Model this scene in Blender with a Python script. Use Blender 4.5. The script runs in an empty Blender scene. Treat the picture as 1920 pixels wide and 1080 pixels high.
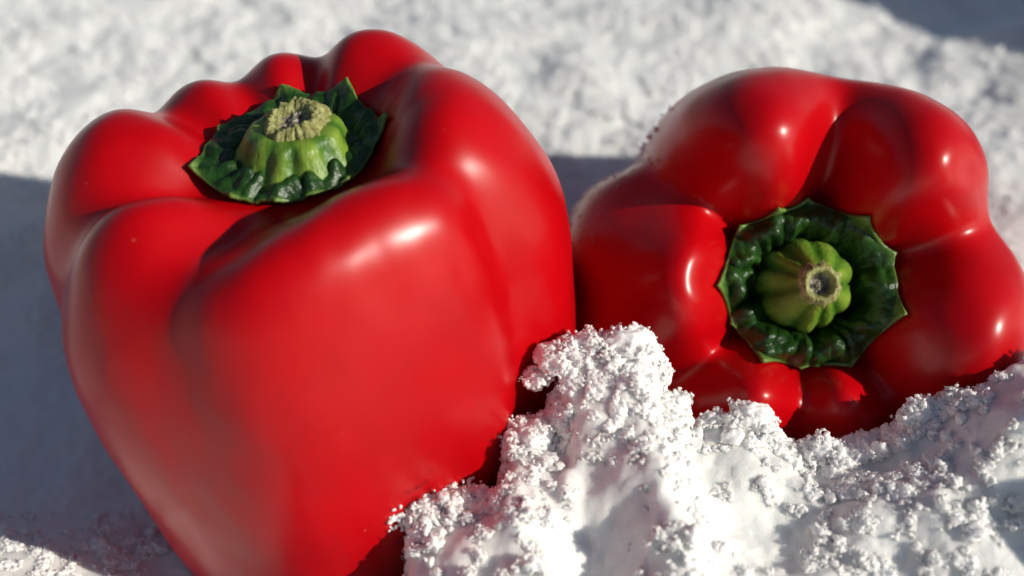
import bpy, bmesh, math, random
import numpy as np
from mathutils import Vector, Matrix

# ------------------------------------------------------------------ camera, sky, sun, exposure
# all modelling is done in centimetres and written out in metres
CM = 0.01
scene = bpy.context.scene
scene.unit_settings.system = 'METRIC'
COL = scene.collection
PHI = math.radians(38.0)
cam_d = bpy.data.cameras.new('camera')
cam = bpy.data.objects.new('camera', cam_d)
COL.objects.link(cam)
cam.location = (0.0, -20.488 * CM, 20.007 * CM)
cam.rotation_euler = (math.radians(90) - PHI, 0, 0)
cam_d.sensor_width = 36.0
cam_d.angle = math.radians(40.0)
cam_d.clip_start = 0.005
cam_d.clip_end = 50.0
cam_d.dof.use_dof = True
cam_d.dof.focus_distance = 23.9 * CM
cam_d.dof.aperture_fstop = 9.0
scene.camera = cam

SUN_AZ = 23.5      # degrees from +X (right) towards the camera
SUN_EL = 27.0
a, e = math.radians(SUN_AZ), math.radians(SUN_EL)
L = Vector((math.cos(e) * math.cos(a), -math.cos(e) * math.sin(a), math.sin(e)))
world = bpy.data.worlds.new('World')
scene.world = world
world.use_nodes = True
wn = world.node_tree
sky = wn.nodes.new('ShaderNodeTexSky')
sky.sky_type = 'NISHITA'
sky.sun_disc = False
sky.sun_elevation = e
sky.sun_rotation = math.atan2(L.x, L.y)
sky.dust_density = 0.8
wn.links.new(sky.outputs['Color'], wn.nodes['Background'].inputs['Color'])
wn.nodes['Background'].inputs['Strength'].default_value = 0.06
sun_d = bpy.data.lights.new('sun', 'SUN')
sun_d.energy = 4.6
sun_d.angle = math.radians(0.55)
sun_d.color = (1.0, 0.95, 0.84)
sun = bpy.data.objects.new('sun', sun_d)
COL.objects.link(sun)
sun.rotation_euler = (-L).to_track_quat('-Z', 'Y').to_euler()
sun.location = L * 3
scene.view_settings.view_transform = 'Standard'
scene.view_settings.look = 'None'
scene.view_settings.gamma = 1.0
scene.view_settings.exposure = 0.0
cy = scene.cycles
cy.diffuse_bounces = 14
cy.max_bounces = 18
cy.transmission_bounces = 6
cy.sample_clamp_indirect = 4.0
cy.use_denoising = True

rng = np.random.default_rng(7)
random.seed(7)

# ------------------------------------------------------------------ helpers
_perm = np.random.default_rng(11).permutation(256)
_perm = np.concatenate([_perm, _perm, _perm])
_g = np.random.default_rng(12).normal(size=(256, 3))
_g /= np.linalg.norm(_g, axis=1)[:, None]


def perlin(x, y, z):
    x, y, z = np.broadcast_arrays(np.asarray(x, float), np.asarray(y, float), np.asarray(z, float))
    xi, yi, zi = np.floor(x).astype(int), np.floor(y).astype(int), np.floor(z).astype(int)
    xf, yf, zf = x - xi, y - yi, z - zi
    xi &= 255; yi &= 255; zi &= 255
    u = xf**3 * (xf * (xf * 6 - 15) + 10)
    v = yf**3 * (yf * (yf * 6 - 15) + 10)
    w = zf**3 * (zf * (zf * 6 - 15) + 10)
    def gr(i, j, k):
        g = _g[_perm[_perm[_perm[(xi + i) & 255] + ((yi + j) & 255)] + ((zi + k) & 255)]]
        return g[..., 0] * (xf - i) + g[..., 1] * (yf - j) + g[..., 2] * (zf - k)
    def lp(a_, b_, t):
        return a_ + t * (b_ - a_)
    return lp(lp(lp(gr(0, 0, 0), gr(1, 0, 0), u), lp(gr(0, 1, 0), gr(1, 1, 0), u), v),
              lp(lp(gr(0, 0, 1), gr(1, 0, 1), u), lp(gr(0, 1, 1), gr(1, 1, 1), u), v), w) * 1.5


def fbm(x, y, z, octaves=4, gain=0.5, lac=2.1):
    s, am = 0.0, 1.0
    for k in range(octaves):
        s = s + am * perlin(x + 17.3 * k, y - 9.1 * k, z + 4.7 * k)
        x, y, z, am = x * lac, y * lac, z * lac, am * gain
    return s


def sstep(a_, b_, x):
    t = np.clip((x - a_) / (b_ - a_), 0, 1)
    return t * t * (3 - 2 * t)


def mesh_np(name, V, Q, mat=None, smooth=True):
    """V (n,3) in cm, Q (m,k) faces"""
    me = bpy.data.meshes.new(name)
    V = np.ascontiguousarray(V, dtype=np.float32) * CM
    Q = np.ascontiguousarray(Q, dtype=np.int32)
    k = Q.shape[1]
    me.vertices.add(len(V)); me.vertices.foreach_set('co', V.ravel())
    me.loops.add(Q.size); me.loops.foreach_set('vertex_index', Q.ravel())
    me.polygons.add(len(Q))
    me.polygons.foreach_set('loop_start', np.arange(0, Q.size, k, dtype=np.int32))
    me.update(calc_edges=True)
    me.validate()
    me.polygons.foreach_set('use_smooth', np.full(len(me.polygons), smooth))
    if mat: me.materials.append(mat)
    return me


def link(name, me, parent=None, **props):
    o = bpy.data.objects.new(name, me)
    COL.objects.link(o)
    if parent: o.parent = parent
    for k, v in props.items(): o[k] = v
    return o


def grid_quads(nu, nv, wrap_u=True):
    """grid index v*nu+u ; u wraps"""
    u = np.arange(nu if wrap_u else nu - 1); v = np.arange(nv - 1)
    U, Vv = np.meshgrid(u, v)
    a_ = Vv * nu + U; b_ = Vv * nu + (U + 1) % nu
    return np.stack([a_, b_, b_ + nu, a_ + nu], -1).reshape(-1, 4)


# ------------------------------------------------------------------ materials
def new_mat(name):
    m = bpy.data.materials.new(name); m.use_nodes = True
    nt = m.node_tree
    return m, nt, nt.nodes['Principled BSDF']


def N(nt, t, **kw):
    n = nt.nodes.new(t)
    for k, v in kw.items():
        if k in n.inputs: n.inputs[k].default_value = v
        else: setattr(n, k, v)
    return n


def noise(nt, scale, detail=4, rough=0.5, vec=None):
    n = N(nt, 'ShaderNodeTexNoise', Scale=scale, Detail=detail, Roughness=rough)
    if vec: nt.links.new(vec, n.inputs['Vector'])
    return n


def ramp(nt, fac, stops):
    r = nt.nodes.new('ShaderNodeValToRGB')
    el = r.color_ramp.elements
    while len(el) < len(stops): el.new(0.5)
    for s_, (p, c) in zip(el, stops):
        s_.position = p; s_.color = (*c, 1) if len(c) == 3 else c
    nt.links.new(fac, r.inputs['Fac'])
    return r


def bump(nt, height, strength, dist, bs, prev=None):
    b = N(nt, 'ShaderNodeBump', Strength=strength, Distance=dist)
    nt.links.new(height, b.inputs['Height'])
    if prev: nt.links.new(prev.outputs['Normal'], b.inputs['Normal'])
    if bs: nt.links.new(b.outputs['Normal'], bs.inputs['Normal'])
    return b


def mat_pepper():
    m, nt, bs = new_mat('pepper_skin')
    tc = N(nt, 'ShaderNodeTexCoord'); v = tc.outputs['Object']
    n1 = noise(nt, 45, 4, 0.55, v)
    r1 = ramp(nt, n1.outputs['Fac'], [(0.3, (0.40, 0.0003, 0.0025)), (0.7, (0.48, 0.0005, 0.0035))])
    # fine pale freckles in the skin
    vo = N(nt, 'ShaderNodeTexVoronoi', Scale=260.0); nt.links.new(v, vo.inputs['Vector'])
    r2 = ramp(nt, vo.outputs['Distance'], [(0.0, (1, 1, 1)), (0.07, (0, 0, 0))])
    n3 = noise(nt, 120, 2, 0.5, v)
    r3 = ramp(nt, n3.outputs['Fac'], [(0.57, (0, 0, 0)), (0.66, (1, 1, 1))])
    mu = N(nt, 'ShaderNodeMath', operation='MULTIPLY')
    nt.links.new(r2.outputs['Color'], mu.inputs[0]); nt.links.new(r3.outputs['Color'], mu.inputs[1])
    mx = N(nt, 'ShaderNodeMix', data_type='RGBA')
    nt.links.new(mu.outputs[0], mx.inputs['Factor'])
    nt.links.new(r1.outputs['Color'], mx.inputs[6]); mx.inputs[7].default_value = (0.70, 0.14, 0.09, 1)
    nt.links.new(mx.outputs[2], bs.inputs['Base Color'])
    bs.inputs['Subsurface Weight'].default_value = 0.05
    bs.inputs['Subsurface Radius'].default_value = (1.0, 0.08, 0.05)
    bs.inputs['Subsurface Scale'].default_value = 0.0025
    n4 = noise(nt, 30, 3, 0.5, v)
    mr = N(nt, 'ShaderNodeMapRange'); nt.links.new(n4.outputs['Fac'], mr.inputs['Value'])
    mr.inputs['To Min'].default_value = 0.33; mr.inputs['To Max'].default_value = 0.38
    nt.links.new(mr.outputs[0], bs.inputs['Roughness'])
    bs.inputs['IOR'].default_value = 1.45
    bs.inputs['Specular IOR Level'].default_value = 0.05
    bs.inputs['Coat Weight'].default_value = 0.75
    bs.inputs['Coat Roughness'].default_value = 0.29
    bs.inputs['Coat IOR'].default_value = 1.4
    n5 = noise(nt, 2600, 2, 0.6, v)
    b1 = bump(nt, n5.outputs['Fac'], 0.22, 0.00012, None)
    n6 = noise(nt, 160, 3, 0.5, v)
    b2 = bump(nt, n6.outputs['Fac'], 0.12, 0.0008, None, b1)
    n7 = noise(nt, 55, 3, 0.5, v)
    b3 = bump(nt, n7.outputs['Fac'], 0.14, 0.003, None, b2)
    bump(nt, mu.outputs[0], 0.5, 0.0001, bs, b3)
    return m


def mat_calyx():
    m, nt, bs = new_mat('calyx_green')
    tc = N(nt, 'ShaderNodeTexCoord'); v = tc.outputs['Object']
    n1 = noise(nt, 180, 6, 0.65, v)
    r1 = ramp(nt, n1.outputs['Fac'], [(0.3, (0.005, 0.022, 0.003)), (0.55, (0.014, 0.058, 0.006)), (0.75, (0.045, 0.12, 0.018))])
    at = N(nt, 'ShaderNodeAttribute', attribute_name='edge')
    mx = N(nt, 'ShaderNodeMix', data_type='RGBA'); nt.links.new(at.outputs['Fac'], mx.inputs['Factor'])
    nt.links.new(r1.outputs['Color'], mx.inputs[6]); mx.inputs[7].default_value = (0.14, 0.24, 0.045, 1)
    nt.links.new(mx.outputs[2], bs.inputs['Base Color'])
    bs.inputs['Roughness'].default_value = 0.36
    bs.inputs['Subsurface Weight'].default_value = 0.04
    bs.inputs['Subsurface Radius'].default_value = (0.3, 1.0, 0.1)
    bs.inputs['Subsurface Scale'].default_value = 0.0008
    n2 = noise(nt, 900, 4, 0.6, v)
    b1 = bump(nt, n2.outputs['Fac'], 0.5, 0.0004, None)
    n3 = noise(nt, 300, 4, 0.6, v)
    bump(nt, n3.outputs['Fac'], 0.5, 0.0012, bs, b1)
    return m


def mat_stem():
    m, nt, bs = new_mat('stem_green')
    tc = N(nt, 'ShaderNodeTexCoord'); v = tc.outputs['Object']
    mp = N(nt, 'ShaderNodeMapping'); mp.inputs['Scale'].default_value = (1, 1, 0.35); nt.links.new(v, mp.inputs['Vector'])
    n1 = noise(nt, 420, 5, 0.65, mp.outputs[0])
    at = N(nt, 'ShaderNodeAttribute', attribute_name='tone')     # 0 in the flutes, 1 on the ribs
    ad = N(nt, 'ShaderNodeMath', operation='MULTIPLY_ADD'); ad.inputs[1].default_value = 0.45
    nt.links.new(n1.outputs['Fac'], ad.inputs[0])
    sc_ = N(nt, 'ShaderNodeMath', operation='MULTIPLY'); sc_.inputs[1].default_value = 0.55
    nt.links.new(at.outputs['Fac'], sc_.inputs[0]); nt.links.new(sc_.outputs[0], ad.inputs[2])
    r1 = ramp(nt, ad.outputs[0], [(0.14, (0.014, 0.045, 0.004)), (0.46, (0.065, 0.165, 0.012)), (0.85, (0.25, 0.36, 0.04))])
    nt.links.new(r1.outputs['Color'], bs.inputs['Base Color'])
    bs.inputs['Roughness'].default_value = 0.4
    bs.inputs['Subsurface Weight'].default_value = 0.05
    bs.inputs['Subsurface Radius'].default_value = (0.5, 1.0, 0.1)
    bs.inputs['Subsurface Scale'].default_value = 0.0012
    n2 = noise(nt, 1300, 4, 0.6, mp.outputs[0])
    bump(nt, n2.outputs['Fac'], 0.55, 0.0004, bs)
    return m


def mat_cork():
    m, nt, bs = new_mat('dried_stem_cut')
    tc = N(nt, 'ShaderNodeTexCoord'); v = tc.outputs['Object']
    n1 = noise(nt, 700, 5, 0.7, v)
    r1 = ramp(nt, n1.outputs['Fac'], [(0.28, (0.08, 0.05, 0.015)), (0.42, (0.24, 0.23, 0.07)), (0.6, (0.42, 0.42, 0.17)), (0.8, (0.62, 0.60, 0.34))])
    at = N(nt, 'ShaderNodeAttribute', attribute_name='tone')
    mx = N(nt, 'ShaderNodeMix', data_type='RGBA'); nt.links.new(at.outputs['Fac'], mx.inputs['Factor'])
    n3 = noise(nt, 900, 4, 0.6, v)
    r2 = ramp(nt, n3.outputs['Fac'], [(0.35, (0.05, 0.05, 0.035)), (0.55, (0.30, 0.26, 0.20)), (0.75, (0.62, 0.55, 0.48))])
    nt.links.new(r1.outputs['Color'], mx.inputs[6]); nt.links.new(r2.outputs['Color'], mx.inputs[7])
    nt.links.new(mx.outputs[2], bs.inputs['Base Color'])
    bs.inputs['Roughness'].default_value = 0.85
    n2 = noise(nt, 1500, 5, 0.7, v)
    bump(nt, n2.outputs['Fac'], 0.8, 0.0006, bs)
    return m


def mat_water():
    m, nt, bs = new_mat('water')
    bs.inputs['Base Color'].default_value = (1, 1, 1, 1)
    bs.inputs['Roughness'].default_value = 0.02
    bs.inputs['IOR'].default_value = 1.33
    bs.inputs['Transmission Weight'].default_value = 1.0
    return m


def mat_snow(name='snow', col=(0.875, 0.875, 0.855, 1), sss=0.002, bs_=(1500, 0.6, 0.0005), wt=1.0):
    m, nt, bs = new_mat(name)
    bs.inputs['Base Color'].default_value = col
    bs.inputs['Roughness'].default_value = 0.55
    bs.inputs['Subsurface Weight'].default_value = wt
    bs.inputs['Subsurface Radius'].default_value = (0.8, 0.9, 1.0)
    bs.inputs['Subsurface Scale'].default_value = sss
    tc = N(nt, 'ShaderNodeTexCoord'); v = tc.outputs['Object']
    n1 = noise(nt, bs_[0], 5, 0.7, v)
    bump(nt, n1.outputs['Fac'], bs_[1], bs_[2], bs)
    return m


def mat_ice():
    m, nt, bs = new_mat('snow_crystal')
    bs.inputs['Base Color'].default_value = (0.985, 0.985, 0.985, 1)
    bs.inputs['Roughness'].default_value = 0.25
    bs.inputs['IOR'].default_value = 1.4
    oi = N(nt, 'ShaderNodeObjectInfo')
    mr = N(nt, 'ShaderNodeMapRange'); mr.inputs['To Min'].default_value = 0.06; mr.inputs['To Max'].default_value = 0.45
    nt.links.new(oi.outputs['Random'], mr.inputs['Value']); nt.links.new(mr.outputs[0], bs.inputs['Roughness'])
    out = nt.nodes['Material Output']
    tr = N(nt, 'ShaderNodeBsdfTranslucent'); tr.inputs['Color'].default_value = (0.985, 0.985, 0.985, 1)
    mx = nt.nodes.new('ShaderNodeMixShader'); mx.inputs[0].default_value = 0.12
    nt.links.new(bs.outputs[0], mx.inputs[1]); nt.links.new(tr.outputs[0], mx.inputs[2])
    nt.links.new(mx.outputs[0], out.inputs['Surface'])
    return m


M_PEPPER, M_CALYX, M_STEM, M_CORK = mat_pepper(), mat_calyx(), mat_stem(), mat_cork()
M_WATER, M_SNOW, M_ICE = mat_water(), mat_snow(), mat_ice()
M_CRUST = mat_snow('fluffy_snow', (0.97, 0.97, 0.96, 1), 0.002, (3600, 0.6, 0.0003), 0.7)

# ------------------------------------------------------------------ snow relief (cm)
CREST = np.array([(-2.6, -5.6, 1.0), (-2.3, -5.39, 1.49), (-1.76, -5.13, 2.0), (-1.63, -4.45, 2.85), (-0.98, -4.23, 2.85),
                  (-0.53, -4.21, 2.85), (-0.13, -3.94, 2.95), (0.04, -3.25, 3.48), (0.55, -2.95, 3.5), (0.84, -2.75, 3.6),
                  (0.98, -2.44, 4.4), (1.25, -2.29, 4.6), (1.79, -2.34, 4.55), (2.1, -2.25, 4.65), (2.38, -2.6, 4.1),
                  (2.62, -2.78, 3.6), (3.12, -2.79, 3.26), (4.08, -2.71, 3.4), (5.14, -3.06, 2.9), (6.24, -2.86, 3.2),
                  (6.73, -2.86, 3.5), (7.58, -2.73, 4.0), (8.59, -2.61, 4.5), (9.75, -2.44, 4.7), (12, -2.0, 4.6), (16, -1.0, 3.4)])


_cx = np.arange(-3, 16, 0.02)
_cy = np.interp(_cx, CREST[:, 0], CREST[:, 1]); _cz = np.interp(_cx, CREST[:, 0], CREST[:, 2])


def _sm(v, sig):
    k = int(4 * sig); w = np.exp(-0.5 * (np.arange(-k, k + 1) / sig) ** 2); w /= w.sum()
    return np.convolve(np.pad(v, k, 'edge'), w, 'valid')


_cys, _czs, _czw = _sm(_cy, 6), _sm(_cz, 4), _sm(_cz, 55)
# hollows in the front face where the snow lies smooth: x, y, half widths, depth
HOLLOWS = [(1.35, -5.5, 0.75, 1.3, 0.75), (9.2, -5.9, 1.5, 1.2, 0.8), (4.0, -4.9, 0.9, 0.7, 0.5), (3.4, -3.7, 0.6, 0.35, 0.15),
           (6.2, -3.7, 1.2, 0.3, 0.15)]
HEAPS = [(2.55, -4.9, 0.5, 1.0, 0.30), (6.1, -4.7, 1.3, 0.6, 0.35), (0.0, -4.9, 0.9, 0.6, 0.25), (8.2, -4.0, 1.0, 0.5, 0.3),
         (14.3, -7.6, 2.2, 1.8, 5.2)]  # heap added out of frame to shade the lower right corner


def base_height(x, y):
    h = 0.2 + 2.0 * sstep(1.0, 8.0, y)
    h = h + 0.40 * fbm(x / 7.0, y / 7.0, 0.3, 3)
    far = sstep(3, 9, y)
    wx = x + 0.5 * fbm(x / 1.3, y / 1.3, 9.1, 2)
    h = h + far * (0.16 * fbm(wx / 3.2, y / 2.6, 5.3, 2, 0.6) + 0.045 * fbm(wx / 0.7, y / 0.6, 1.3, 4, 0.65))
    h = h + 1.1 * np.exp(-(((x + 9.6) / 3.0) ** 2 + ((y + 4.6) / 2.0) ** 2))
    # heap to the right, out of frame: its shade falls across the upper right corner
    h = h + 9.0 * np.exp(-(((x - 25.5) / 5.0) ** 2 + ((y - 11) / 6) ** 2))
    # rolling drifts farther out
    h = h + 4.0 * sstep(30, 140, np.hypot(x, y)) * (fbm(x / 70.0, y / 70.0, 2.2, 3))
    return h


def bank_height(x, y):
    wx = x + 0.16 * fbm(x / 0.8, y / 0.5, 4.4, 3)
    wy = y + 0.16 * fbm(x / 0.7, y / 0.7, 8.8, 3)
    yc = np.interp(wx, _cx, _cys); z1 = np.interp(wx, _cx, _czs); z2 = np.interp(x, _cx, _czw)
    d = yc - wy                                   # >0 in front of the crest
    dd = np.maximum(d, 0)
    k = sstep(0.0, 2.8, dd)
    front = z1 * (1 - k) + z2 * k - 0.10 * dd - 0.035 * dd * dd
    # a rounded lip on the crest
    front = front - 0.08 * np.exp(-((d / 0.22) ** 2))
    for hx, hy, ax, ay, q in HOLLOWS:
        front = front - q * np.exp(-(((x - hx) / ax) ** 2 + ((y - hy) / ay) ** 2))
    for hx, hy, ax, ay, q in HEAPS:
        front = front + q * np.exp(-(((x - hx) / ax) ** 2 + ((y - hy) / ay) ** 2))
    front = front + 0.22 * fbm(x / 1.6, y / 1.3, 6.1, 2)
    h = np.where(d > 0, front, front + 2.2 * d)
    side = sstep(-2.9, -2.2, x)
    return h * side - 3.0 * (1 - side)


def snow_height(x, y, fine=True):
    b = base_height(x, y); k = bank_height(x, y)
    m = np.maximum(b, k)
    isb = sstep(-0.3, 0.5, k - b)
    if fine:
        near = 1 - sstep(6, 26, np.hypot(x, y))
        n = 0.05 * fbm(x / 0.6, y / 0.6, 7.7, 4, 0.6) + 0.018 * fbm(x / 0.16, y / 0.16, 3.1, 2, 0.6)
        m = m + n * (0.35 + 0.65 * near) * (0.7 + 0.6 * isb)
    return m


def axis_coords(lo, hi, step, far, mid, mstep):
    """fine between lo and hi, a little coarser out to mid, then growing quickly"""
    def walk(p):
        out, s_ = [], step
        while p < far:
            out.append(p)
            s_ = min(s_ * 1.03, mstep) if p < mid else s_ * 1.15
            p += s_
        return out
    core = list(np.arange(lo, hi, step))
    return np.array([-v for v in walk(-lo + step)][::-1] + core + walk(core[-1] + step))


gx = axis_coords(-11.5, 11.5, 0.06, 300, 22, 0.3)
gy = axis_coords(-7.5, 3.0, 0.06, 300, 24, 0.22)
GX, GY = np.meshgrid(gx, gy)
GZ = snow_height(GX, GY)


def grid_height(x, y):
    i = np.clip(np.searchsorted(gx, x) - 1, 0, len(gx) - 2); j = np.clip(np.searchsorted(gy, y) - 1, 0, len(gy) - 2)
    fx = (x - gx[i]) / (gx[i + 1] - gx[i]); fy = (y - gy[j]) / (gy[j + 1] - gy[j])
    return ((GZ[j, i] * (1 - fx) + GZ[j, i + 1] * fx) * (1 - fy) + (GZ[j + 1, i] * (1 - fx) + GZ[j + 1, i + 1] * fx) * fy)


V = np.stack([GX, GY, GZ], -1).reshape(-1, 3)
Q = grid_quads(len(gx), len(gy), wrap_u=False)
ground = link('snow_ground', mesh_np('snow_ground', V, Q, M_SNOW), kind='structure',
              label='white snow ground with a raised bank in front of the two peppers')

# ------------------------------------------------------------------ peppers
def angdiff(a_, b_):
    return (a_ - b_ + 180) % 360 - 180


def bspline(P, n):
    """P: (k, ..., ) control points along axis 0, clamped uniform cubic"""
    P = np.concatenate([P[:1], P[:1], P, P[-1:], P[-1:]], 0)
    segs = P.shape[0] - 3
    out = []
    ts = np.linspace(0, segs, n, endpoint=True)
    for t in ts:
        i = min(int(t), segs - 1); f = t - i
        w = np.array([(1 - f) ** 3, 3 * f**3 - 6 * f**2 + 4, -3 * f**3 + 3 * f**2 + 3 * f + 1, f**3]) / 6
        out.append(sum(w[j] * P[i + j] for j in range(4)))
    return np.array(out)


def periodic(th, pts, key):
    ang = np.array([p['a'] for p in pts]); val = np.array([p[key] for p in pts], float)
    o = np.argsort(ang); ang, val = ang[o], val[o]
    ang = np.concatenate([ang - 360, ang, ang + 360]); val = np.tile(val, 3)
    return np.interp(th, ang, val)


def smooth_per(a_, sig, n):
    k = int(4 * sig) + 1
    w = np.exp(-0.5 * (np.arange(-k, k + 1) / sig) ** 2); w /= w.sum()
    return np.convolve(np.concatenate([a_[-k:], a_, a_[:k]]), w, 'same')[k:-k]


def build_flesh(spec, NT=480, NP=180):
    """spec: grooves [(angle, outer depth, inner depth, drift)], lobes [(R, H)] between them"""
    th = np.arange(NT) / NT * 360.0
    gro = spec['grooves']; lob = spec['lobes']; n = len(gro)
    u = np.zeros(NT); li = np.zeros(NT, int)
    for i in range(n):
        a0 = gro[i][0]; a1 = gro[(i + 1) % n][0]
        w = (a1 - a0) % 360
        d = (th - a0) % 360
        k = d < w
        u[k] = d[k] / w; li[k] = i
    g0 = np.array([g[1:5] for g in gro])[li]; g1 = np.array([gro[(i + 1) % n][1:5] for i in range(n)])[li]
    gm = g0 * (1 - u[:, None]) + g1 * u[:, None]
    pw = np.array([l[3] if len(l) > 3 else spec['p'] for l in lob])[li]
    bmp = np.sin(np.pi * u) ** pw
    wd = np.array([(gro[(i + 1) % n][0] - gro[i][0]) % 360 for i in range(n)])[li]
    broad = np.array([len(l) > 4 for l in lob])[li]
    eb = (1 - np.exp(-(u * wd / 27.0) ** 1.5)) * (1 - np.exp(-((1 - u) * wd / 10.0) ** 1.5))
    sb = np.sin(np.pi * u) ** pw
    bmz = smooth_per(np.where(broad, eb, sb * np.sin(np.pi * u) ** 0.3), spec.get('soft', 5.0), NT)
    bmp = smooth_per(np.where(broad, eb, sb), spec.get('soft', 5.0), NT)
    R = np.array([l[0] for l in lob])[li]; H = np.array([l[1] for l in lob])[li]
    # blend lobe values across the grooves
    sg = NT / 360 * 9.0
    for k_, l in enumerate(lob):
        if len(l) > 4:                            # a broad flat face square to the angle l[4]
            dd = np.clip(np.abs(angdiff(th, l[4])), 0, 38)
            R = np.where(li == k_, R / np.cos(np.radians(dd)) ** 1.05, R)
    R = smooth_per(R, sg, NT); H = smooth_per(H, sg, NT)
    do = smooth_per(gm[:, 0], 6, NT); di = smooth_per(gm[:, 1], 6, NT)
    zc = spec['zc']; body = spec['body']         # taper factors
    q = 1 - bmp; qz = 1 - bmz
    low = smooth_per(gm[:, 3], 8, NT)
    z0 = spec.get('z0', 0.0)
    K = []
    def cp(rf, z, wo, wi):
        K.append(np.stack([rf * (1 - do * q * wo), z - di * qz * wi], -1))
    one = np.ones(NT)
    cp(0.0 * one, zc * one, 0, 0)
    cp(0.5 * one, zc * one, 0, 0)
    cp(1.0 * one, (zc + 0.02) * one, 0, 0)
    cp(spec['basin'] * one, zc + 0.12 * (H - zc), 0, 0.1)
    cp((spec['basin'] + 0.38) * one, zc + 0.68 * (H - zc), 0.1, 0.95)
    rd = smooth_per(np.array([l[2] if len(l) > 2 else 0.0 for l in lob])[li], sg, NT)
    cp((0.60 - 0.06 * rd) * R, H + 0.08 - 0.03 * rd, 0.3, 1.05)
    cp((0.76 - 0.08 * rd) * R, H + 0.06 - 0.18 * rd, 0.6, 1.0)
    cp((0.91 - 0.08 * rd) * R, H - 0.48 - 0.30 * rd, 0.9, 0.8)
    cp((0.99 - 0.035 * rd) * R, H - 1.35 - 0.30 * rd, 1.0, 0.4)
    for (rf, zf, wo) in body:
        f_ = sstep(0.75, 0.35, zf) if False else min(max((0.85 - zf) / 0.4, 0), 1)
        cp(rf * R, z0 + (H - z0) * zf, wo * (1 - f_ * (1 - low)), 0.0)
    cp(0.0 * one, (z0 + 0.35) * one, 0, 0)
    K = np.array(K)                              # (k, NT, 2)
    S = bspline(K, NP)                           # (NP, NT, 2)
    t = np.linspace(0, 1, NP)[:, None]
    drift = smooth_per(gm[:, 2], NT / 360 * 8, NT)[None, :] * sstep(0.35, 1.0, t)
    TH = np.radians(th[None, :] + drift)
    r = S[..., 0]; z = S[..., 1]
    # slow unevenness
    r = r * (1 + 0.012 * fbm(np.cos(TH) * 1.7 + spec['seed'], np.sin(TH) * 1.7, z * 0.35, 3))
    lean = spec.get('lean', (0, 0))
    zz = (z - z0) / 8.5
    X = r * np.cos(TH) + lean[0] * (1 - zz); Y = r * np.sin(TH) + lean[1] * (1 - zz)
    Z = z + 0.05 * fbm(X * 0.7 + spec['seed'], Y * 0.7, 1.0, 2) * sstep(0.9, 2.0, r)
    for (da, dr, amp, wid, tt) in spec.get('dents', []):
        d2 = (np.radians(angdiff(np.degrees(TH), da)) * r) ** 2 + (np.hypot(X, Y) - tt) ** 2 + np.where(t > 0.5, 50.0, 0.0)
        f_ = amp * np.exp(-d2 / wid**2)
        X -= f_ * np.cos(TH) * dr; Y -= f_ * np.sin(TH) * dr; Z -= f_ * (1 - dr)
    P = np.stack([X, Y, Z], -1)
    return P, th


def surf_top(P, th, ang, rad):
    """height of the flesh (local z) under polar point, top part only"""
    NPt = int(P.shape[0] * 0.45)
    j = np.round((ang % 360) / 360 * len(th)).astype(int) % len(th)
    out = np.zeros(len(ang))
    rr = np.hypot(P[:NPt, :, 0] , P[:NPt, :, 1])
    for i in range(len(ang)):
        col_r = rr[:, j[i]]; col_z = P[:NPt, j[i], 2]
        m = int(np.argmax(col_r))
        out[i] = np.interp(rad[i], col_r[:m + 1], col_z[:m + 1])
    return out


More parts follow.
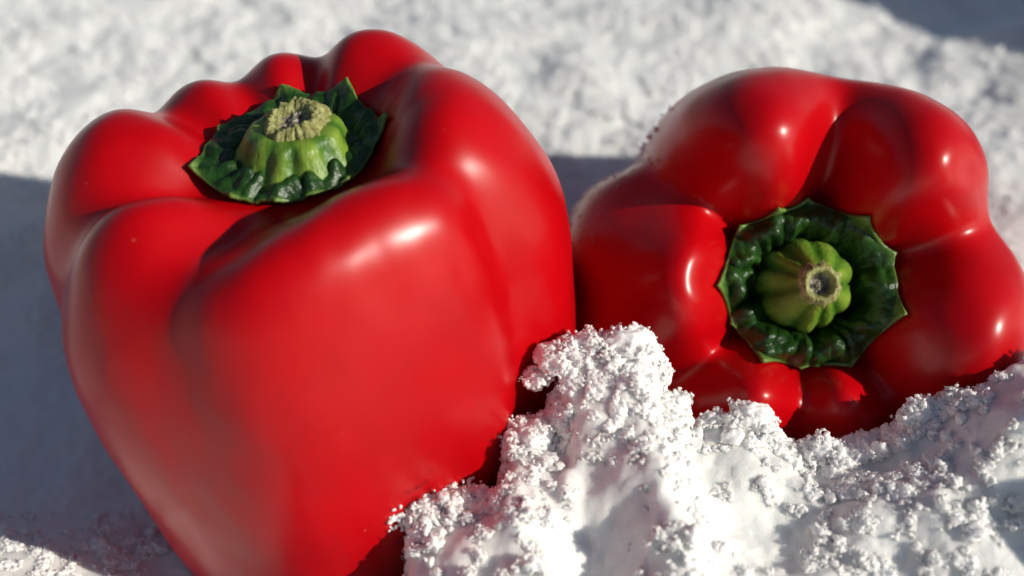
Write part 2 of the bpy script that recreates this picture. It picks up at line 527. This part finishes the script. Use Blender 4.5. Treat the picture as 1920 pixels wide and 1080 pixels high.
def build_calyx(spec, P, th, seed):
    tips = sorted(spec['tips'])
    NT, NR = 270, 40
    a_ = np.arange(NT) / NT * 360.0
    ta = np.array([t[0] for t in tips], float); tr = np.array([t[1] for t in tips], float)
    rim = np.zeros(NT); near = np.zeros(NT); vein = np.zeros(NT)
    n = len(tips)
    for i in range(NT):
        d = (a_[i] - ta) % 360
        k = int(np.argmin(d)); k2 = (k + 1) % n
        w = (ta[k2] - ta[k]) % 360
        u_ = d[k] / w
        # straight chord between tips, pulled slightly inwards
        p0 = np.array([math.cos(math.radians(ta[k])), math.sin(math.radians(ta[k]))]) * tr[k]
        p1 = np.array([math.cos(math.radians(ta[k2])), math.sin(math.radians(ta[k2]))]) * tr[k2]
        dr_ = np.array([math.cos(math.radians(a_[i])), math.sin(math.radians(a_[i]))])
        den = (p1[0] - p0[0]) * dr_[1] - (p1[1] - p0[1]) * dr_[0]
        chord = (p0[1] * (p1[0] - p0[0]) - p0[0] * (p1[1] - p0[1])) / den * 1.0 if abs(den) > 1e-6 else tr[k]
        chord = abs(chord)
        lin = tr[k] * (1 - u_) + tr[k2] * u_
        rim[i] = 0.55 * lin + 0.45 * chord - 0.10 * math.sin(math.pi * u_) ** 0.6
        dm = min(u_, 1 - u_) * w
        near[i] = math.exp(-(dm / 5.0) ** 2)
        vein[i] = math.exp(-(dm / 6.5) ** 2)
    v = np.linspace(0.0, 1, NR)[:, None]
    rr = 0.25 + (rim[None, :] - 0.25) * v
    A = np.radians(a_)[None, :] + 0 * rr
    zc = spec['zc']
    lift = spec['lift']
    z = zc + 0.10 + lift * (sstep(0.25, 1.05, v) * 0.8 + 0.2 * v) + spec.get('curl', 0.12) * v**6
    X = rr * np.cos(A); Y = rr * np.sin(A)
    # crumpled ridges running out to the tips, puckers in between
    wob = fbm(X * 1.3 + seed, Y * 1.3, 0.2, 2) * 0.3
    pk = 0.55 - 1.9 * np.abs(perlin(np.cos(A + wob) * 2.2 + seed, np.sin(A + wob) * 2.2, rr * 0.9)) \
        + 0.35 * perlin(X * 3.6 - seed, Y * 3.6, 2.2) - 0.35 * np.abs(perlin(X * 5 + seed, Y * 5, 1.2))
    z = z + 0.12 * vein[None, :] * np.sin(np.pi * v**0.8) + spec['crumple'] * pk * sstep(0.25, 0.6, v) * (1 - 0.5 * sstep(0.9, 1.0, v))
    ox, oy = spec['coff']
    fl = surf_top(P, th, np.degrees(np.arctan2(Y + oy, X + ox)).ravel(), np.hypot(X + ox, Y + oy).ravel()).reshape(rr.shape)
    rimz = smooth_per(fl[-1], 10, NT)
    wr = sstep(0.55, 1.0, v)
    z = z * (1 - wr) + wr * (rimz[None, :] + 0.07 + spec['crumple'] * 0.35 * pk)
    z = np.maximum(z, fl + 0.05 + 0.08 * np.maximum(pk + 0.3, 0) * sstep(0.2, 0.6, v))
    z = z + 0.08 * near[None, :] * v**14
    tilt = spec.get('tilt', (0, 0))
    Vt = np.stack([X + ox, Y + oy, z], -1).reshape(-1, 3)
    me = mesh_np('calyx', Vt, grid_quads(NT, NR), M_CALYX)
    at = me.attributes.new('edge', 'FLOAT', 'POINT')
    ed = (sstep(0.965, 1.0, v) * 0.55 + near[None, :] * sstep(0.86, 1.0, v) * 0.8 + 0 * rr).clip(0, 1)
    at.data.foreach_set('value', ed.astype(np.float32).ravel())
    return me


def build_stem(spec, seed):
    NT, NR = 300, 50
    nf = spec['flutes']; a_ = np.arange(NT) / NT * 2 * math.pi
    ph = a_ + 0.12 * np.sin(a_ * 2 + seed) + 0.07 * np.sin(3 * a_ + 2 * seed)
    fl = np.abs(np.sin(ph * nf / 2.0)) ** 0.75          # 0 in flute, 1 on rib
    fl = smooth_per(fl, 3, NT)
    K = np.array([[np.full(NT, r_), np.full(NT, z_)] for r_, z_ in spec['prof']]).transpose(0, 2, 1)
    S = bspline(K, NR)
    ka = bspline(np.array([[f] for f in spec['famp']]), NR)[:, 0][:, None]
    r = S[..., 0] * (1 - ka * (1 - fl)[None, :] * (1 + 0.35 * np.sin(a_ * 2.3 + seed))[None, :])
    z = S[..., 1]
    X = r * np.cos(a_); Y = r * np.sin(a_)
    r = r * (1 + 0.035 * fbm(X * 2.2 + seed, Y * 2.2, z * 1.1, 4, 0.6))
    X = r * np.cos(a_); Y = r * np.sin(a_)
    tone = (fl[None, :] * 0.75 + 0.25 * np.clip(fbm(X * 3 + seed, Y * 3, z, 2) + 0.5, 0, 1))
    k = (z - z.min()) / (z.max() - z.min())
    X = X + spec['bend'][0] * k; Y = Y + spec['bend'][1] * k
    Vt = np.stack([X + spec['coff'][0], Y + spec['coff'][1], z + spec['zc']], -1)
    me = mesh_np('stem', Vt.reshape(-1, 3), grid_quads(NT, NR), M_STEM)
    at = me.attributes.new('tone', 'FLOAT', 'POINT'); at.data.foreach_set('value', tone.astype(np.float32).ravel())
    return me


def build_cut(spec, seed):
    """corky ring with a crater, sits on the stem's end"""
    NT, NR = 200, 50
    a_ = np.arange(NT) / NT * 2 * math.pi
    c = spec['cut']
    edge = c['r'] * (1 + c['rag'] * fbm(np.cos(a_) * 1.6 + seed, np.sin(a_) * 1.6, 0.2, 4, 0.6))
    K = np.array([[f * (c['r'] + (edge - c['r']) * min(max((f - 0.6) / 0.4, 0), 1)), np.full(NT, z_)] for f, z_ in c['prof']]).transpose(0, 2, 1)
    S = bspline(K, NR)
    r, z = S[..., 0], S[..., 1]
    X = r * np.cos(a_); Y = r * np.sin(a_) * c.get('sq', 1.0)
    t = np.linspace(0, 1, NR)[:, None]
    z = z + c['rough'] * fbm(X * 5 + seed, Y * 5, z * 3, 4, 0.65) + c['rough'] * 1.5 * np.abs(fbm(X * 2.2 - seed, Y * 2.2, 0.4, 3)) * sstep(0.1, 0.4, t)
    z = z + c.get('slope', (0, 0))[0] * X + c.get('slope', (0, 0))[1] * Y
    X = X + spec['bend'][0] + c.get('off', (0, 0))[0]; Y = Y + spec['bend'][1] + c.get('off', (0, 0))[1]
    Vt = np.stack([X + spec['coff'][0], Y + spec['coff'][1], z + spec['zc']], -1).reshape(-1, 3)
    me = mesh_np('cut_end', Vt, grid_quads(NT, NR), M_CORK)
    at = me.attributes.new('tone', 'FLOAT', 'POINT')
    tone = 1 - sstep(c['core'] * 0.85, c['core'] * 1.1, r / edge) + 0 * r
    at.data.foreach_set('value', tone.astype(np.float32).ravel())
    return me


def pepper(loc, mat3, spec, label, group):
    root = bpy.data.objects.new('bell_pepper', None); COL.objects.link(root)
    root.empty_display_size = 0.02
    M4 = mat3.to_4x4(); M4.translation = Vector(loc) * CM
    root.matrix_world = M4
    root['label'] = label; root['category'] = 'bell pepper'; root['group'] = group
    P, th = build_flesh(spec)
    link('flesh', mesh_np('flesh', P.reshape(-1, 3), grid_quads(P.shape[1], P.shape[0]), M_PEPPER), root)
    ca = link('calyx', build_calyx(spec['calyx'] | {'zc': spec['zc'], 'coff': spec.get('coff', (0.0, 0.0))}, P, th, spec['seed']), root)
    so = ca.modifiers.new('solid', 'SOLIDIFY'); so.thickness = 0.06 * CM; so.offset = -0.6
    st = link('stem', build_stem(spec['stem'] | {'zc': spec['zc'], 'coff': spec.get('coff', (0.0, 0.0))}, spec['seed']), root)
    link('cut_end', build_cut(spec['stem'] | {'zc': spec['zc'], 'coff': spec.get('coff', (0.0, 0.0))}, spec['seed']), st)
    return root, P


SPEC_A = dict(
    seed=3.1, zc=7.4, p=0.62, soft=7.0, z0=-3.0, basin=1.4,
    grooves=[(-20, 0.22, 0.32, -6, 1), (44, 0.06, 0.35, 0, 1), (84, 0.12, 0.62, 0, 1), (116, 0.09, 0.6, 0, 1),
             (146, 0.10, 0.65, 0, 1), (199, 0.15, 0.9, 0, 1), (243, 0.12, 0.80, 3, 0.0)],
    lobes=[(4.25, 8.65, 0.5), (4.25, 8.65, 0.4), (4.0, 8.25, 0.3), (4.05, 8.1, 0.3), (4.5, 8.45, 0.4), (4.4, 8.2, 0.4), (3.5, 8.28, -0.35, 0.38, -54)], coff=(-0.12, 0.36),
    body=[(1.05, 0.80, 1.0), (1.04, 0.64, 1.0), (0.97, 0.45, 1.0), (0.90, 0.26, 0.9), (0.78, 0.10, 0.8), (0.4, 0.0, 1.0), (0.1, 0.02, 1.0)], lean=(0.6, 0),
    calyx=dict(tips=[(104, 1.55), (56, 1.5), (6, 1.6), (200, 1.75), (154, 1.55), (263, 1.36), (232, 1.5), (-42, 1.32), (-70, 1.3)],
               lift=0.28, crumple=0.22, curl=0.05),
    stem=dict(flutes=9, bend=(0.05, 0.0),
              prof=[(1.16, 0.12), (1.06, 0.22), (0.94, 0.38), (0.85, 0.55), (0.80, 0.66), (0.72, 0.74), (0.56, 0.78), (0.3, 0.7), (0.0, 0.68)],
              famp=[0.05, 0.08, 0.13, 0.15, 0.13, 0.10, 0.05, 0.0, 0.0],
              cut=dict(r=0.50, rag=0.34, core=0.5, rough=0.05, off=(0.0, 0.05), slope=(0.08, 0.12), sq=0.9,
                       prof=[(1.15, 0.64), (1.12, 0.76), (1.0, 0.85), (0.84, 0.92), (0.68, 0.90), (0.52, 0.78), (0.25, 0.76), (0.0, 0.80)])))
SPEC_B = dict(
    seed=8.4, zc=6.0, p=0.60, soft=7.0, basin=1.2,
    grooves=[(20, 0.16, 1.4, 0, 1), (78, 0.06, 1.9, 0, 1), (141, 0.25, 1.7, 0, 1), (217, 0.17, 1.6, 0, 1),
             (268, 0.12, 1.0, 0, 1), (306, 0.15, 1.3, 0, 1)],
    lobes=[(4.1, 8.65), (4.1, 8.5, 0.2), (4.45, 8.2, 1.9, 0.42), (3.7, 8.0, 1.0), (3.3, 7.6), (4.2, 8.35)],
    dents=[(177, 0.25, 0.42, 0.40, 1.85), (38, 0.1, 0.09, 0.26, 3.2)],
    body=[(1.02, 0.66, 1.0), (1.02, 0.46, 0.9), (0.93, 0.24, 0.8), (0.80, 0.08, 0.8), (0.55, 0.0, 1.0), (0.2, 0.02, 1.0)],
    calyx=dict(tips=[(88, 1.60), (51, 1.58), (20, 1.72), (-17, 1.70), (-60, 1.70), (-92, 1.52), (-122, 1.62), (180, 1.68), (137, 1.62), (208, 1.5), (112, 1.5)],
               lift=1.35, crumple=0.42, curl=0.06),
    stem=dict(flutes=9, bend=(0.12, 0.02),
              prof=[(1.0, 0.12), (0.90, 0.3), (0.86, 0.65), (0.86, 0.85), (0.70, 1.10), (0.52, 1.36), (0.37, 1.60), (0.28, 1.62), (0.2, 1.4), (0.0, 1.4)],
              famp=[0.06, 0.10, 0.13, 0.16, 0.17, 0.14, 0.06, 0.02, 0.0, 0.0],
              cut=dict(r=0.31, rag=0.10, core=0.62, rough=0.02, sq=1.0,
                       prof=[(1.35, 1.45), (1.15, 1.62), (0.98, 1.72), (0.78, 1.71), (0.66, 1.60), (0.55, 1.48), (0.25, 1.54), (0.0, 1.56)])))


def frame(zaxis, xhint):
    z = Vector(zaxis).normalized(); x = Vector(xhint); x = (x - z * x.dot(z)).normalized()
    y = z.cross(x)
    return Matrix((x, y, z)).transposed()


GROUP = 'red bell peppers in the snow'
ra = frame((-0.06, -0.02, 1.0), (1, 0, 0))
tilt = ra
rootA, PA = pepper((-3.0, -1.0, -0.15), ra, SPEC_A,
                   'large glossy red bell pepper standing upright in the snow, stem up', GROUP)
zB = Vector((0.0, -0.79, 0.62)).normalized()
rb = frame(zB, (1, 0, 0))
cB = Vector((5.27, -0.76, 4.65)) - zB * 7.2
rootB, PB = pepper(tuple(cB), rb, SPEC_B,
                   'red bell pepper lying on its side behind the snow bank, cut stem facing the viewer', GROUP)

def surface_point(P, theta, zl):
    """point and outward normal on the side of the flesh at a local angle and height"""
    NPt, NTt = P.shape[:2]
    A_ = np.degrees(np.arctan2(P[:, :, 1], P[:, :, 0]))
    i0 = int(NPt * 0.36)
    c = np.abs(angdiff(A_[i0:], theta)) * 0.06 + np.abs(P[i0:, :, 2] - zl)
    i, j = np.unravel_index(np.argmin(c), c.shape); i += i0
    i = min(i, NPt - 2)
    p = P[i, j]
    n_ = np.cross(P[i, (j + 1) % NTt] - P[i, j - 1], P[i + 1, j] - P[i - 1, j])
    n_ /= np.linalg.norm(n_) + 1e-9
    if n_[0] * p[0] + n_[1] * p[1] < 0: n_ = -n_
    return p, n_


def droplets(root, P, spots):
    """shallow beads of meltwater on the skin"""
    bm = bmesh.new(); bmesh.ops.create_icosphere(bm, subdivisions=2, radius=1.0)
    U_ = np.array([v.co[:] for v in bm.verts]); F_ = np.array([[v.index for v in f.verts] for f in bm.faces]); bm.free()
    Vs, Fs, off = [], [], 0
    for th_, z_, r_ in spots:
        p, n_ = surface_point(P, th_, z_)
        t1 = np.cross(n_, [0, 0, 1.0]); t1 /= np.linalg.norm(t1) + 1e-9; t2 = np.cross(n_, t1)
        q = p + r_ * (U_[:, :1] * t1 * rng.uniform(0.8, 1.2) + U_[:, 1:2] * t2 * rng.uniform(0.9, 1.3) + (U_[:, 2:] * 0.5 + 0.1) * n_)
        Vs.append(q); Fs.append(F_ + off); off += len(U_)
    link('meltwater_drops', mesh_np('meltwater_drops', np.concatenate(Vs), np.concatenate(Fs), M_WATER), root,
         kind='stuff')


spots = [(-66 + d_, 3.35 + z_, r_) for d_, z_, r_ in
         [(0, 0, .05), (2.5, 0.03, .06), (5.0, 0.0, .045), (5.8, -.2, .07), (2.6, -.22, .03), (-5, -.9, .05), (-4, -1.0, .035), (-7, -1.1, .04),
          (-2, -.7, .03), (7, 0.3, .03), (-9, -.5, .025), (9, -.3, .03)]]
spots += [(rng.uniform(-85, -45), rng.uniform(1.5, 3.6), rng.uniform(.012, .028)) for _ in range(40)]
droplets(rootA, PA, spots)
Mb = np.array(rootB.matrix_world)
fr_ = []
for k in range(150):
    p_, n_ = surface_point(PB, rng.normal(150, 14), rng.uniform(0.8, 5.6))
    fr_.append((Mb[:3, :3] @ (p_ + n_ * 0.01)) + Mb[:3, 3] / CM)
FROST = np.array(fr_)
spots = [(rng.normal(150, 16), rng.uniform(1.5, 6.6), rng.uniform(.015, .05)) for _ in range(170)]
droplets(rootB, PB, spots)

# ------------------------------------------------------------------ snow crumbs and crystals
def blob(name, centre, rad, seed, amp=0.22, sub=5):
    bm = bmesh.new(); bmesh.ops.create_icosphere(bm, subdivisions=sub, radius=1.0)
    P_ = np.array([v.co[:] for v in bm.verts])
    n = 1 + amp * fbm(P_[:, 0] * 1.6 + seed, P_[:, 1] * 1.6, P_[:, 2] * 1.6, 4, 0.62)
    P_ = P_ * n[:, None] * np.array(rad) + np.array(centre)
    F_ = np.array([[v.index for v in f.verts] for f in bm.faces]); bm.free()
    return P_, F_


def crystal_tree():
    """clumps of fused ice grains set on every point of the mesh"""
    nt = bpy.data.node_groups.new('fused_ice_grains', 'GeometryNodeTree')
    nt.interface.new_socket('Geometry', in_out='INPUT', socket_type='NodeSocketGeometry')
    nt.interface.new_socket('Geometry', in_out='OUTPUT', socket_type='NodeSocketGeometry')
    gi = nt.nodes.new('NodeGroupInput'); go = nt.nodes.new('NodeGroupOutput')
    lk = nt.links.new

    def rnd(kind, lo, hi, seed):
        r = nt.nodes.new('FunctionNodeRandomValue'); r.data_type = kind
        if kind == 'FLOAT_VECTOR':
            r.inputs[0].default_value = lo; r.inputs[1].default_value = hi; o = r.outputs[0]
        elif kind == 'INT':
            r.inputs[4].default_value = lo; r.inputs[5].default_value = hi; o = r.outputs[2]
        else:
            r.inputs[2].default_value = lo; r.inputs[3].default_value = hi; o = r.outputs[1]
        r.inputs['Seed'].default_value = seed
        return o

    def ico(radius, sub):
        n = nt.nodes.new('GeometryNodeMeshIcoSphere')
        n.inputs['Radius'].default_value = radius; n.inputs['Subdivisions'].default_value = sub
        return n.outputs['Mesh']
    join = nt.nodes.new('GeometryNodeJoinGeometry')
    for k in range(6):
        # a loose ball of points
        mp = nt.nodes.new('GeometryNodeMeshToPoints')
        if k < 5:
            sp = nt.nodes.new('GeometryNodeSetPosition'); lk(ico(0.055 * CM, 2), sp.inputs['Geometry'])
            r0 = rnd('FLOAT_VECTOR', (-.045 * CM,) * 3, (.045 * CM,) * 3, 40 + k)
            lk(r0, sp.inputs['Offset']); lk(sp.outputs[0], mp.inputs['Mesh'])
            de = nt.nodes.new('GeometryNodeDeleteGeometry'); de.domain = 'POINT'
            lk(mp.outputs[0], de.inputs['Geometry'])
            bo = nt.nodes.new('FunctionNodeRandomValue'); bo.data_type = 'BOOLEAN'
            bo.inputs['Probability'].default_value = 0.5; bo.inputs['Seed'].default_value = 7 + k
            lk(bo.outputs[3], de.inputs['Selection'])
            pts = de.outputs[0]
        else:
            sp = nt.nodes.new('GeometryNodeMeshLine'); sp.inputs['Count'].default_value = 2
            sp.inputs['Offset'].default_value = (0, 0, 0.03 * CM)
            lk(sp.outputs[0], mp.inputs['Mesh']); pts = mp.outputs[0]
        ip = nt.nodes.new('GeometryNodeInstanceOnPoints')
        lk(pts, ip.inputs['Points']); lk(ico(0.0165 * CM, 1), ip.inputs['Instance'])
        lk(rnd('FLOAT_VECTOR', (0, 0, 0), (6.28, 6.28, 6.28), 3 + k), ip.inputs['Rotation'])
        lk(rnd('FLOAT_VECTOR', (0.5, 0.5, 0.7), (1.2, 1.2, 1.7), 13 + k), ip.inputs['Scale'])
        rz = nt.nodes.new('GeometryNodeRealizeInstances'); lk(ip.outputs[0], rz.inputs[0])
        gi_ = nt.nodes.new('GeometryNodeGeometryToInstance'); lk(rz.outputs[0], gi_.inputs[0])
        lk(gi_.outputs[0], join.inputs[0])
    p2 = nt.nodes.new('GeometryNodeMeshToPoints'); lk(gi.outputs[0], p2.inputs['Mesh'])
    ip = nt.nodes.new('GeometryNodeInstanceOnPoints')
    lk(p2.outputs[0], ip.inputs['Points']); lk(join.outputs[0], ip.inputs['Instance'])
    ip.inputs['Pick Instance'].default_value = True
    lk(rnd('INT', 0, 5, 77), ip.inputs['Instance Index'])
    lk(rnd('FLOAT_VECTOR', (0, 0, 0), (6.28, 6.28, 6.28), 99), ip.inputs['Rotation'])
    na = nt.nodes.new('GeometryNodeInputNamedAttribute'); na.data_type = 'FLOAT'; na.inputs['Name'].default_value = 'size'
    lk(na.outputs[0], ip.inputs['Scale'])
    sm = nt.nodes.new('GeometryNodeSetMaterial'); sm.inputs['Material'].default_value = M_ICE
    lk(ip.outputs[0], sm.inputs[0]); lk(sm.outputs[0], go.inputs[0])
    return nt


TREE = crystal_tree()


def crystals(name, pts, size, **props):
    me = bpy.data.meshes.new(name)
    me.vertices.add(len(pts)); me.vertices.foreach_set('co', (np.asarray(pts) * CM).astype(np.float32).ravel())
    at = me.attributes.new('size', 'FLOAT', 'POINT'); at.data.foreach_set('value', np.asarray(size, np.float32))
    me.materials.append(M_ICE)
    o = link(name, me, **props)
    md = o.modifiers.new('grains', 'NODES'); md.node_group = TREE
    return o


def smooth_mask(x, y):
    q = np.zeros_like(x)
    for hx, hy, ax, ay, a_ in HOLLOWS:
        q = q + np.exp(-(((x - hx) / ax / 0.85) ** 2 + ((y - hy) / ay / 0.85) ** 2) * 1.2)
    return np.clip(q, 0, 1)


def shell(n, x0, x1, y0, y1, thick, thr, frac=0.0):
    x = rng.uniform(x0, x1, n); y = rng.uniform(y0, y1, n)
    h = rng.uniform(0, 1, n) ** 1.3 * thick
    z = grid_height(x, y)
    e_ = 0.08
    gxx = (grid_height(x + e_, y) - grid_height(x - e_, y)) / (2 * e_)
    gyy = (grid_height(x, y + e_) - grid_height(x, y - e_)) / (2 * e_)
    nl = np.sqrt(1 + gxx**2 + gyy**2)
    # steep faces need more points per ground area
    keep0 = rng.uniform(0, 1, n) < np.clip(nl / 3.0, 0, 1)
    X = x - gxx / nl * h; Y = y - gyy / nl * h; Z = z + h / nl - 0.02
    f = fbm(X * 2.6, Y * 2.6, Z * 2.6, 4, 0.6)
    big = fbm(X * 0.55 + 3, Y * 0.7, Z * 0.5, 3, 0.6)
    cd = np.abs(y - np.interp(x, _cx, _cys)) / 0.8
    t_ = thr + np.where(x > -2.6, 0.16 - 0.30 * np.exp(-cd**2), 0.0) + 1.25 * (h / thick) - 0.55 * big + 1.3 * smooth_mask(x, y)
    k = keep0 & (f > t_)
    return np.stack([X, Y, Z], -1)[k]


def outside(P_):
    """drop crumbs that would fall inside a pepper"""
    ok = np.ones(len(P_), bool)
    for root, spec in ((rootA, SPEC_A), (rootB, SPEC_B)):
        Mi = np.array(root.matrix_world.inverted())
        q = P_ * CM @ Mi[:3, :3].T + Mi[:3, 3]
        q = q / CM
        r = np.hypot(q[:, 0], q[:, 1]); top = np.array([l[1] for l in spec['lobes']]).max()
        ok &= ~((r < 2.4) & (q[:, 2] > 0.5) & (q[:, 2] < top))
    return P_[ok]


blobs = [((0.74, -2.45, 4.42), (0.36, 0.32, 0.26), 1.0), ((0.42, -2.55, 4.1), (0.24, 0.2, 0.15), 2.0),
         ((1.2, -2.35, 4.4), (0.5, 0.4, 0.4), 3.0), ((2.0, -2.35, 4.45), (0.5, 0.4, 0.45), 4.0),
         ((2.5, -2.6, 4.15), (0.14, 0.14, 0.28), 5.0), ((0.3, -3.35, 3.3), (0.42, 0.4, 0.42), 6.0),
         ((-1.4, -4.4, 2.6), (0.45, 0.4, 0.42), 7.0), ((-0.6, -4.2, 2.6), (0.5, 0.35, 0.35), 8.0),
         ((4.1, -2.8, 3.3), (0.4, 0.3, 0.32), 9.0), ((5.35, -3.15, 2.85), (0.35, 0.3, 0.3), 10.0),
         ((6.95, -2.9, 3.5), (0.3, 0.25, 0.3), 11.0), ((2.7, -2.85, 3.6), (0.35, 0.3, 0.3), 12.0)]
allV, allF, off = [], [], 0
for c_, r_, s_ in blobs:
    P_, F_ = blob('b', c_, r_, s_ * 3.7)
    allV.append(P_); allF.append(F_ + off); off += len(P_)
# small crumbs of every size piled along the crest and over the face
mx_, my_ = rng.uniform(-2.3, 9.6, 2600), rng.uniform(-7, -2.0, 2600)
cd_ = np.interp(mx_, _cx, _cys) - my_
kp = (cd_ > -0.25) & (rng.uniform(0, 1, 2600) < 0.18 + 0.8 * np.exp(-(cd_ / 0.5) ** 2)) & (smooth_mask(mx_, my_) < 0.25) \
    & (fbm(mx_ * 0.9, my_ * 0.9, 2.0, 2) > -0.15)
mx_, my_ = mx_[kp], my_[kp]; mz_ = grid_height(mx_, my_)
proto_ = [blob('c', (0, 0, 0), (1, 1, 1), 20.0 + k * 2.1, 0.55, 3) for k in range(8)]
for k in range(len(mx_)):
    P_, F_ = proto_[k % 8]
    r_ = 0.05 + 0.13 * rng.uniform() ** 2.2
    R_ = np.array(Matrix.Rotation(rng.uniform(0, 6.28), 3, Vector(rng.normal(size=3)).normalized()))
    allV.append((P_ @ R_.T) * r_ * rng.uniform(0.7, 1.2, 3) + np.array([mx_[k], my_[k], mz_[k] + 0.3 * r_])); allF.append(F_ + off); off += len(P_)
BV = np.concatenate(allV)
link('snow_clumps', mesh_np('snow_clumps', BV, np.concatenate(allF), M_CRUST), kind='stuff', category='snow',
     label='ragged white snow lumps fused along the crest of the front bank')

pts = [shell(820000, -2.6, 10.2, -6.9, -1.5, 0.15, 0.0),
       shell(120000, -10.8, -6.4, -5.6, -2.0, 0.12, 0.0)]
# crumbs all over the lumps of the crest
bi = rng.integers(0, len(BV), 22000)
nb = BV[bi] + rng.normal(0, 0.035, (22000, 3))
fb = fbm(nb[:, 0] * 2.6, nb[:, 1] * 2.6, nb[:, 2] * 2.6, 4, 0.6)
pts.append(nb[fb > 0.02])
pts = np.concatenate(pts)
pts = outside(pts)
# every crumb is a handful of grains, melted together into one crust
# crumbs stuck to the big pepper beside the bank
Mr = np.array(rootA.matrix_world)
st_ = []
for k in range(90):
    c_ = [(-69.5, 2.95), (-66, 2.75), (-52, 2.9), (-62, 2.6)][k % 4]
    p_, n_ = surface_point(PA, c_[0] + rng.normal(0, 2.6), c_[1] + rng.normal(0, 0.10))
    p_ = p_ + n_ * rng.uniform(0.0, 0.07)
    st_.append((Mr[:3, :3] @ p_) + Mr[:3, 3] / CM)
pts = np.concatenate([pts, np.array(st_), FROST])
cdv = np.interp(pts[:, 0], _cx, _cys) - pts[:, 1]
pts = pts[(cdv > -0.55) | (pts[:, 0] < -2.6) | (np.arange(len(pts)) >= len(pts) - 240)]
G_ = 4
gp = np.repeat(pts, G_, 0) + rng.normal(0, 0.024, (len(pts) * G_, 3))
gr_ = rng.uniform(0.017, 0.042, len(gp))


def crust_tree():
    nt = bpy.data.node_groups.new('fused_snow', 'GeometryNodeTree')
    nt.interface.new_socket('Geometry', in_out='INPUT', socket_type='NodeSocketGeometry')
    nt.interface.new_socket('Geometry', in_out='OUTPUT', socket_type='NodeSocketGeometry')
    gi = nt.nodes.new('NodeGroupInput'); go = nt.nodes.new('NodeGroupOutput'); lk = nt.links.new
    na = nt.nodes.new('GeometryNodeInputNamedAttribute'); na.data_type = 'FLOAT'; na.inputs['Name'].default_value = 'size'
    mp = nt.nodes.new('GeometryNodeMeshToPoints'); lk(gi.outputs[0], mp.inputs['Mesh']); lk(na.outputs[0], mp.inputs['Radius'])
    pv = nt.nodes.new('GeometryNodePointsToVolume'); pv.resolution_mode = 'VOXEL_SIZE'
    lk(mp.outputs[0], pv.inputs['Points']); lk(na.outputs[0], pv.inputs['Radius'])
    pv.inputs['Voxel Size'].default_value = 0.0225 * CM
    vm = nt.nodes.new('GeometryNodeVolumeToMesh'); lk(pv.outputs[0], vm.inputs['Volume'])
    vm.inputs['Threshold'].default_value = 0.3
    ss = nt.nodes.new('GeometryNodeSetShadeSmooth'); lk(vm.outputs[0], ss.inputs[0])
    sm = nt.nodes.new('GeometryNodeSetMaterial'); sm.inputs['Material'].default_value = M_CRUST
    lk(ss.outputs[0], sm.inputs[0]); lk(sm.outputs[0], go.inputs[0])
    return nt


me = bpy.data.meshes.new('snow_crust')
me.vertices.add(len(gp)); me.vertices.foreach_set('co', (gp * CM).astype(np.float32).ravel())
at = me.attributes.new('size', 'FLOAT', 'POINT'); at.data.foreach_set('value', (gr_ * CM).astype(np.float32))
me.materials.append(M_SNOW)
crust = link('snow_crust', me, kind='stuff', category='snow',
             label='fluffy crumbly crust of fused white grains over the near snow')
crust.modifiers.new('fuse', 'NODES').node_group = crust_tree()
# coarser crumbs and glinting crystals on the snow behind the peppers
bx_, by_ = rng.uniform(-17, 17, 60000), rng.uniform(2.0, 20, 60000)
bk_ = fbm(bx_ * 0.8, by_ * 0.8, 4.0, 3) > -0.05
bx_, by_ = bx_[bk_], by_[bk_]
bz_ = grid_height(bx_, by_)
crystals('snow_crumbs', np.stack([bx_, by_, bz_ + 0.01], -1), rng.uniform(0.6, 1.5, len(bx_)), kind='stuff', category='snow',
         label='loose crumbs of snow scattered over the sunlit ground behind the peppers')
# loose single crystals that catch the sun
kk = rng.integers(0, len(gp), 9000)
sp_ = gp[kk] + rng.normal(0, 0.02, (9000, 3))
crystals('ice_crystals', sp_, rng.uniform(0.35, 0.8, 9000), kind='stuff', category='snow',
         label='tiny loose ice crystals glinting on the near snow')
